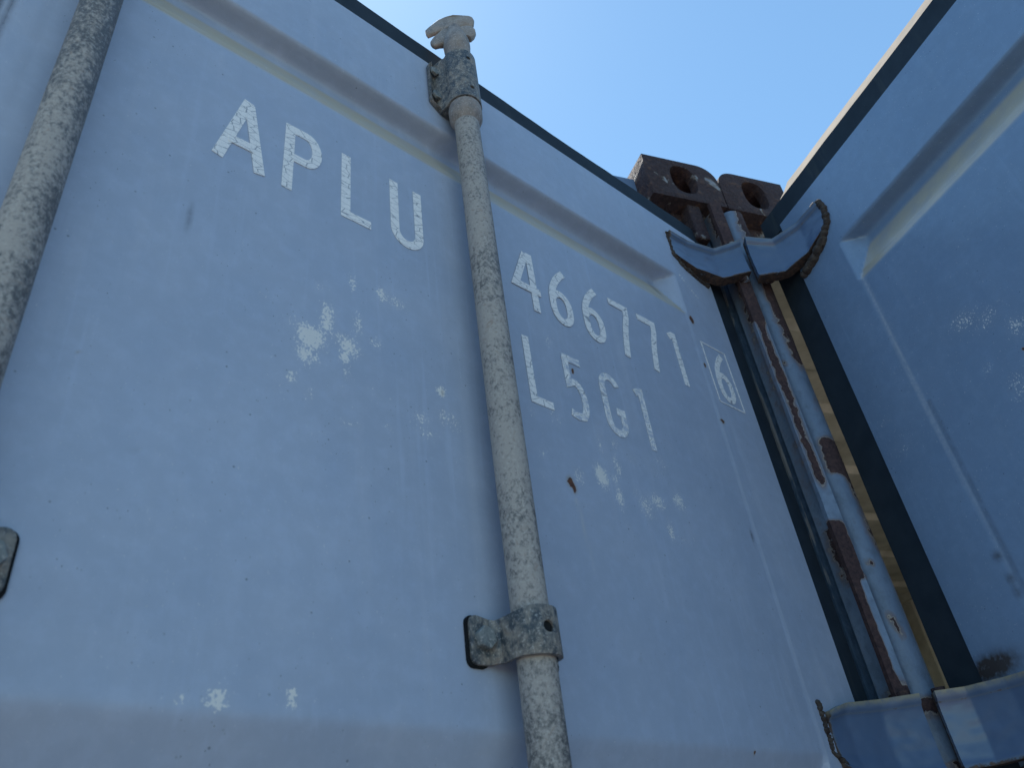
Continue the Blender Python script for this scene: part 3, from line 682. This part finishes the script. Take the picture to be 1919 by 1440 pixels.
for H_, par in ((HA, contA), (HB, contB)):
    for zc in (.948, .150, -.60, -1.25):
        bm = bmesh.new(); tube(bm, (H_.x, H_.y), [(zc-.042, .0085), (zc+.052, .0085)], 24); mesh_obj('hinge_pin', bm, M_RUST2, par, True, 40)

# ------------------------------------------------------------------ container bodies
ZT = 1.243; ZB = ZGROUND+.02; LEN = 13.7
def casting(par, u0, u1, v0, v1, z0, z1, roundside, hole=True):
    bm = bmesh.new(); r = .042; N = 8; ring = []
    # front outline in (u, z) with the outer top corner rounded
    if roundside > 0: ring = [(u0, z0), (u1, z0)]+[(u1-r+r*math.cos(math.radians(a)), z1-r+r*math.sin(math.radians(a))) for a in range(0, 91, 10)]+[(u0, z1)]
    else: ring = [(u0, z0), (u1, z0), (u1, z1)]+[(u0+r-r*math.sin(math.radians(a)), z1-r+r*math.cos(math.radians(a))) for a in range(0, 91, 10)]
    f = [bm.verts.new(UV(u, v0, z)) for u, z in ring]; b = [bm.verts.new(UV(u, v1, z)) for u, z in ring]; n = len(ring)
    for i in range(n): bm.faces.new((f[i], f[(i+1)%n], b[(i+1)%n], b[i]))
    bm.faces.new(f[::-1]); bm.faces.new(b); fixn(bm)
    inner = bmesh.new(); w_ = .024; fbox(inner, u0+w_, u1-w_, v0+w_, v1-w_, z0+w_, z1-w_)
    # oval slot in the front
    def slot(du, dz, off, axis):
        s = bmesh.new(); pts = []; cu, cz_ = (u0+u1)/2+off[0], (z0+z1)/2+off[1]
        for i in range(24):
            a = 2*math.pi*i/24; pts.append((cu+du*(abs(math.cos(a))**.75)*math.copysign(1, math.cos(a)), cz_+dz*(abs(math.sin(a))**.75)*math.copysign(1, math.sin(a))))
        if axis == 'v': A1 = [s.verts.new(UV(u, v0-.02, z)) for u, z in pts]; B1 = [s.verts.new(UV(u, v0+.05, z)) for u, z in pts]
        elif axis == 'z': A1 = [s.verts.new(UV(u, (v0+v1)/2+(z-cz_), z1-.05)) for u, z in pts]; B1 = [s.verts.new(UV(u, (v0+v1)/2+(z-cz_), z1+.02)) for u, z in pts]
        for i in range(24): s.faces.new((A1[i], A1[(i+1)%24], B1[(i+1)%24], B1[i]))
        s.faces.new(A1[::-1]); s.faces.new(B1); return s
    bm = boolean(bm, [inner, slot(.029, .040, (0, .002), 'v'), slot(.024, .040, (.006, 0), 'z') if roundside < 0 else slot(.027, .050, (-.004, 0), 'z')])
    bevel(bm, .003, 2, 60)
    return mesh_obj('corner_casting', bm, M_RUST, par, True, 35)
def body(par, ua, ub, side, mirror):
    """ua,ub: outer u limits. side=+1: the shared post is at ub (container A); -1: at ua (container B)"""
    # roof: corrugated across the width
    bm = bmesh.new(); N = int((LEN-.2)/.0825); rows = []
    for i in range(N):
        v = .97+i*.0825; up_ = (i % 4) in (1, 2)
        z = ZT-.040+(.018 if up_ else 0)
        rows.append((v, z))
    pr = []
    for (v, z), (v2, z2) in zip(rows, rows[1:]): pr += [(v, z), (v2-.018, z)] if z == z2 else [(v, z), (v2-.022, z)]
    T1 = [[bm.verts.new(UV(u, v, z+o)) for u in (ua+.02, ub-.02)] for v, z in pr for o in (0,)]
    T2 = [[bm.verts.new(UV(u, v, z+.006)) for u in (ua+.02, ub-.02)] for v, z in pr]
    for R in (T1, T2):
        for a, b in zip(R, R[1:]): bm.faces.new((a[0], a[1], b[1], b[0]))
    for q in (0, -1): bm.faces.new((T1[q][0], T1[q][1], T2[q][1], T2[q][0]))
    for a, b, c, d in zip(T1, T1[1:], T2, T2[1:]):
        bm.faces.new((a[0], b[0], d[0], c[0])); bm.faces.new((a[1], b[1], d[1], c[1]))
    fixn(bm); mesh_obj('roof', bm, M_CEIL, par)
    # side walls, corrugated
    for s_, u in ((1, ua), (-1, ub)):
        bm = bmesh.new(); pts = []; v = .93; k = 0
        while v < .93+LEN-.2:
            off = (.004, .004, .034, .034)[k % 4]; pts.append((u+s_*off, v)); v += (.070, .065, .070, .065)[k % 4]; k += 1
        a = [bm.verts.new(UV(p[0], p[1], ZB+.14)) for p in pts]; b = [bm.verts.new(UV(p[0], p[1], ZT-.045)) for p in pts]
        a2 = [bm.verts.new(UV(p[0]+s_*.003, p[1], ZB+.14)) for p in pts]; b2 = [bm.verts.new(UV(p[0]+s_*.003, p[1], ZT-.045)) for p in pts]
        for i in range(len(pts)-1):
            bm.faces.new((a[i], a[i+1], b[i+1], b[i])); bm.faces.new((a2[i], b2[i], b2[i+1], a2[i+1]))
        mesh_obj('side_wall', bm, M_WALL if par is contA else M_CEIL, par)
        bm = bmesh.new(); fbox(bm, min(u, u+s_*.06), max(u, u+s_*.06), .95, .93+LEN-.2, ZT-.075, ZT-.012); fbox(bm, min(u, u+s_*.06), max(u, u+s_*.06), .95, .93+LEN-.2, ZB, ZB+.15); mesh_obj('side_rail', bm, M_WALL if par is contA else M_CEIL, par)
    bm = bmesh.new(); fbox(bm, ua, ub, .93+LEN-.2, .93+LEN-.12, ZB, ZT); mesh_obj('end_wall', bm, M_CEIL, par)
    bm = bmesh.new(); fbox(bm, ua+.04, ub-.04, .90, .93+LEN-.2, ZB+.10, ZB+.16); mesh_obj('floor', bm, M_WOOD, par)
    # header and sill across the door end
    bm = bmesh.new(); fbox(bm, ua+.14, ub-.14, .875, .960, 1.085, ZT-.022); bevel(bm, .006); mesh_obj('door_header', bm, M_WALL, par)
    bm = bmesh.new(); fbox(bm, ua+.14, ub-.14, .865, .960, ZB, ZB+.13); bevel(bm, .006); mesh_obj('door_sill', bm, M_WALL, par)
UA0, UA1 = .868-2.438, .868; UB0, UB1 = .879, .879+2.438
body(contA, UA0, UA1, 1, 0); body(contB, UB0, UB1, -1, 1)
casting(contA, .708, .874, .83, 1.008, 1.128, ZT, 1); casting(contB, .8765, 1.0405, .83, 1.008, 1.126, ZT-.002, -1)
for par, a, b in ((contA, UA0, UA0+.162), (contB, UB1-.162, UB1)): casting(par, a, b, .83, 1.008, 1.128, ZT, -1 if par is contA else 1)
for par, u0, u1 in ((contA, .706, .868), (contB, .881, 1.043), (contA, UA0, UA0+.162), (contB, UB1-.162, UB1)): casting(par, u0, u1, .83, 1.008, ZGROUND+.004, ZGROUND+.122, 1 if par is contA else -1)

def post(par, prof, mat, z0=ZB+.12, z1=1.130, name='corner_post', jit=.0, mask=None):
    bm = bmesh.new(); prism(bm, [UV(u, v) for u, v in prof], z0, z1, 420 if mask else 60, jit)
    if mask:
        al = bm.verts.layers.float.new('rust')
        for v in bm.verts: v[al] = mask(v.co.dot(G), v.co.dot(GN), v.co.z)
    fixn(bm); return mesh_obj(name, bm, mat, par, True, 30)
def gz(x, c, w): return math.exp(-((x-c)/w)**2)
def mask_flange(u, v, z):
    if v > .83: return .12
    a = (u-.82)/.0235; r = -.05
    r += .95*sst(.80, .84, z)                                     # solid rust below the top hinge
    r += .80*gz(a, .45, .42)*sst(.47, .52, z)*(1-sst(.80, .84, z))  # narrow stripe down the middle
    r += .85*sst(.425, .44, -abs(z-.43)+.44+.0)*0
    r += .95*(1-sst(.435, .45, z))*sst(.345, .36, z)*(1-.55*sst(.75, 1., a))
    r += .80*(1-sst(.345, .36, z))*(1-sst(.35, .62, a))
    r += .8*(1-sst(.20, .235, z))
    if z < .1: r = .35+.3*math.sin(z*9)
    return r
def mask_bulge(u, v, z):
    a = .5+((u-.8775)*.76-(v-.842)*.65)/(2*.0262); r = -.08
    r += .55*gz(z, .89, .05)*(gz(a, .15, .15)+gz(a, .85, .2))
    r += .80*gz(a, .98, .34)*sst(.68, .76, z)+.35*gz(z, .66, .03)*gz(a, 1., .3)
    r += .75*gz(z, .737, .008)*gz(a, .40, .10)
    r += .95*gz(a, .80, .42)*sst(.515, .530, z)*(1-sst(.575, .60, z))
    r += .62*gz(a, 1.0, .20)*sst(.36, .42, z)*(1-sst(.52, .56, z))
    r += .85*gz(z, .378, .007)*gz(a, .62, .12)+.85*gz(z, .362, .008)*gz(a, .30, .12)
    r += .55*gz(a, .02, .14)*(1-sst(.30, .36, z))
    r += .80*gz(z, .292, .022)*gz(a, .62+(.292-z)*4, .14)
    r += .75*(1-sst(.19, .205, z))*sst(.15, .19, z)
    if z < .12: r = .2+.3*math.sin(z*7+2)+.3*gz(a, .9, .3)
    return r
# post of A: dark face with two grooves and a raised bead
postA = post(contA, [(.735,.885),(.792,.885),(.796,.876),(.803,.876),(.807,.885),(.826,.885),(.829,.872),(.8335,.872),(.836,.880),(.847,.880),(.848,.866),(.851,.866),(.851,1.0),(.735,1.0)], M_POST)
fb = post(contA, [(.820+.0214*i/12,.818-.004*i/12) for i in range(13)]+[(.8422,.821),(.842,.864),(.836,.864),(.836,.826),(.821,.826)], M_FLANGE, z1=1.116, name='post_flange', jit=.0006, mask=mask_flange)
# post of B: rounded nose of the outer J section
cu, cv, rr = .8775, .842, .0262
J = [(cu+rr*math.cos(math.radians(a)), cv+rr*math.sin(math.radians(a))) for a in range(30, -211, -12)]
J = J+[(cu-rr*.86, .99), (cu-.003, .99), (cu-.003, cv+.018)]
post(contB, J, M_BULGE, z1=1.104, jit=.0008, mask=mask_bulge)
# little lugs joining casting and post above the top hinge, grime behind
bm = bmesh.new(); fbox(bm, .768, .826, .868, .884, 1.02, 1.128); fbox(bm, .786, .815, .84, .868, 1.035, 1.128); bevel(bm, .003); mesh_obj('hinge_lug', bm, M_RUST, contA)
bm = bmesh.new(); fbox(bm, .93, .985, .868, .884, 1.02, 1.126); bevel(bm, .003); mesh_obj('hinge_lug', bm, M_RUST, contB)
# shim plates carrying the other end of each container post
post(contA, [(UA0+.001,.872),(UA0+.10,.872),(UA0+.10,1.0),(UA0+.001,1.0)], M_WALL); post(contB, [(UB1-.10,.872),(UB1-.001,.872),(UB1-.001,1.0),(UB1-.10,1.0)], M_WALL)
# the far leaf of container A stays shut
bm = bmesh.new(); fbox(bm, UA0+.17, UA0+1.20, .868, .915, -1.40, 1.06); bevel(bm, .004); mesh_obj('door', bm, M_WALL, contA)
# small bent wire hanging by the top hinge blade
wp = [onA(1322, 522), onA(1329, 524), onA(1331, 530), onA(1329, 537), onA(1324, 539)]
bm = bmesh.new(); prev = None
for a, b in zip(wp, wp[1:]):
    for t in (0, .25, .5, .75):
        bmesh.ops.create_icosphere(bm, subdivisions=1, radius=.0010, matrix=Matrix.Translation(a.lerp(b, t)+Vector((0, .002, 0))))
mesh_obj('wire_hook', bm, M_WIRE, doorA)
fixparents()
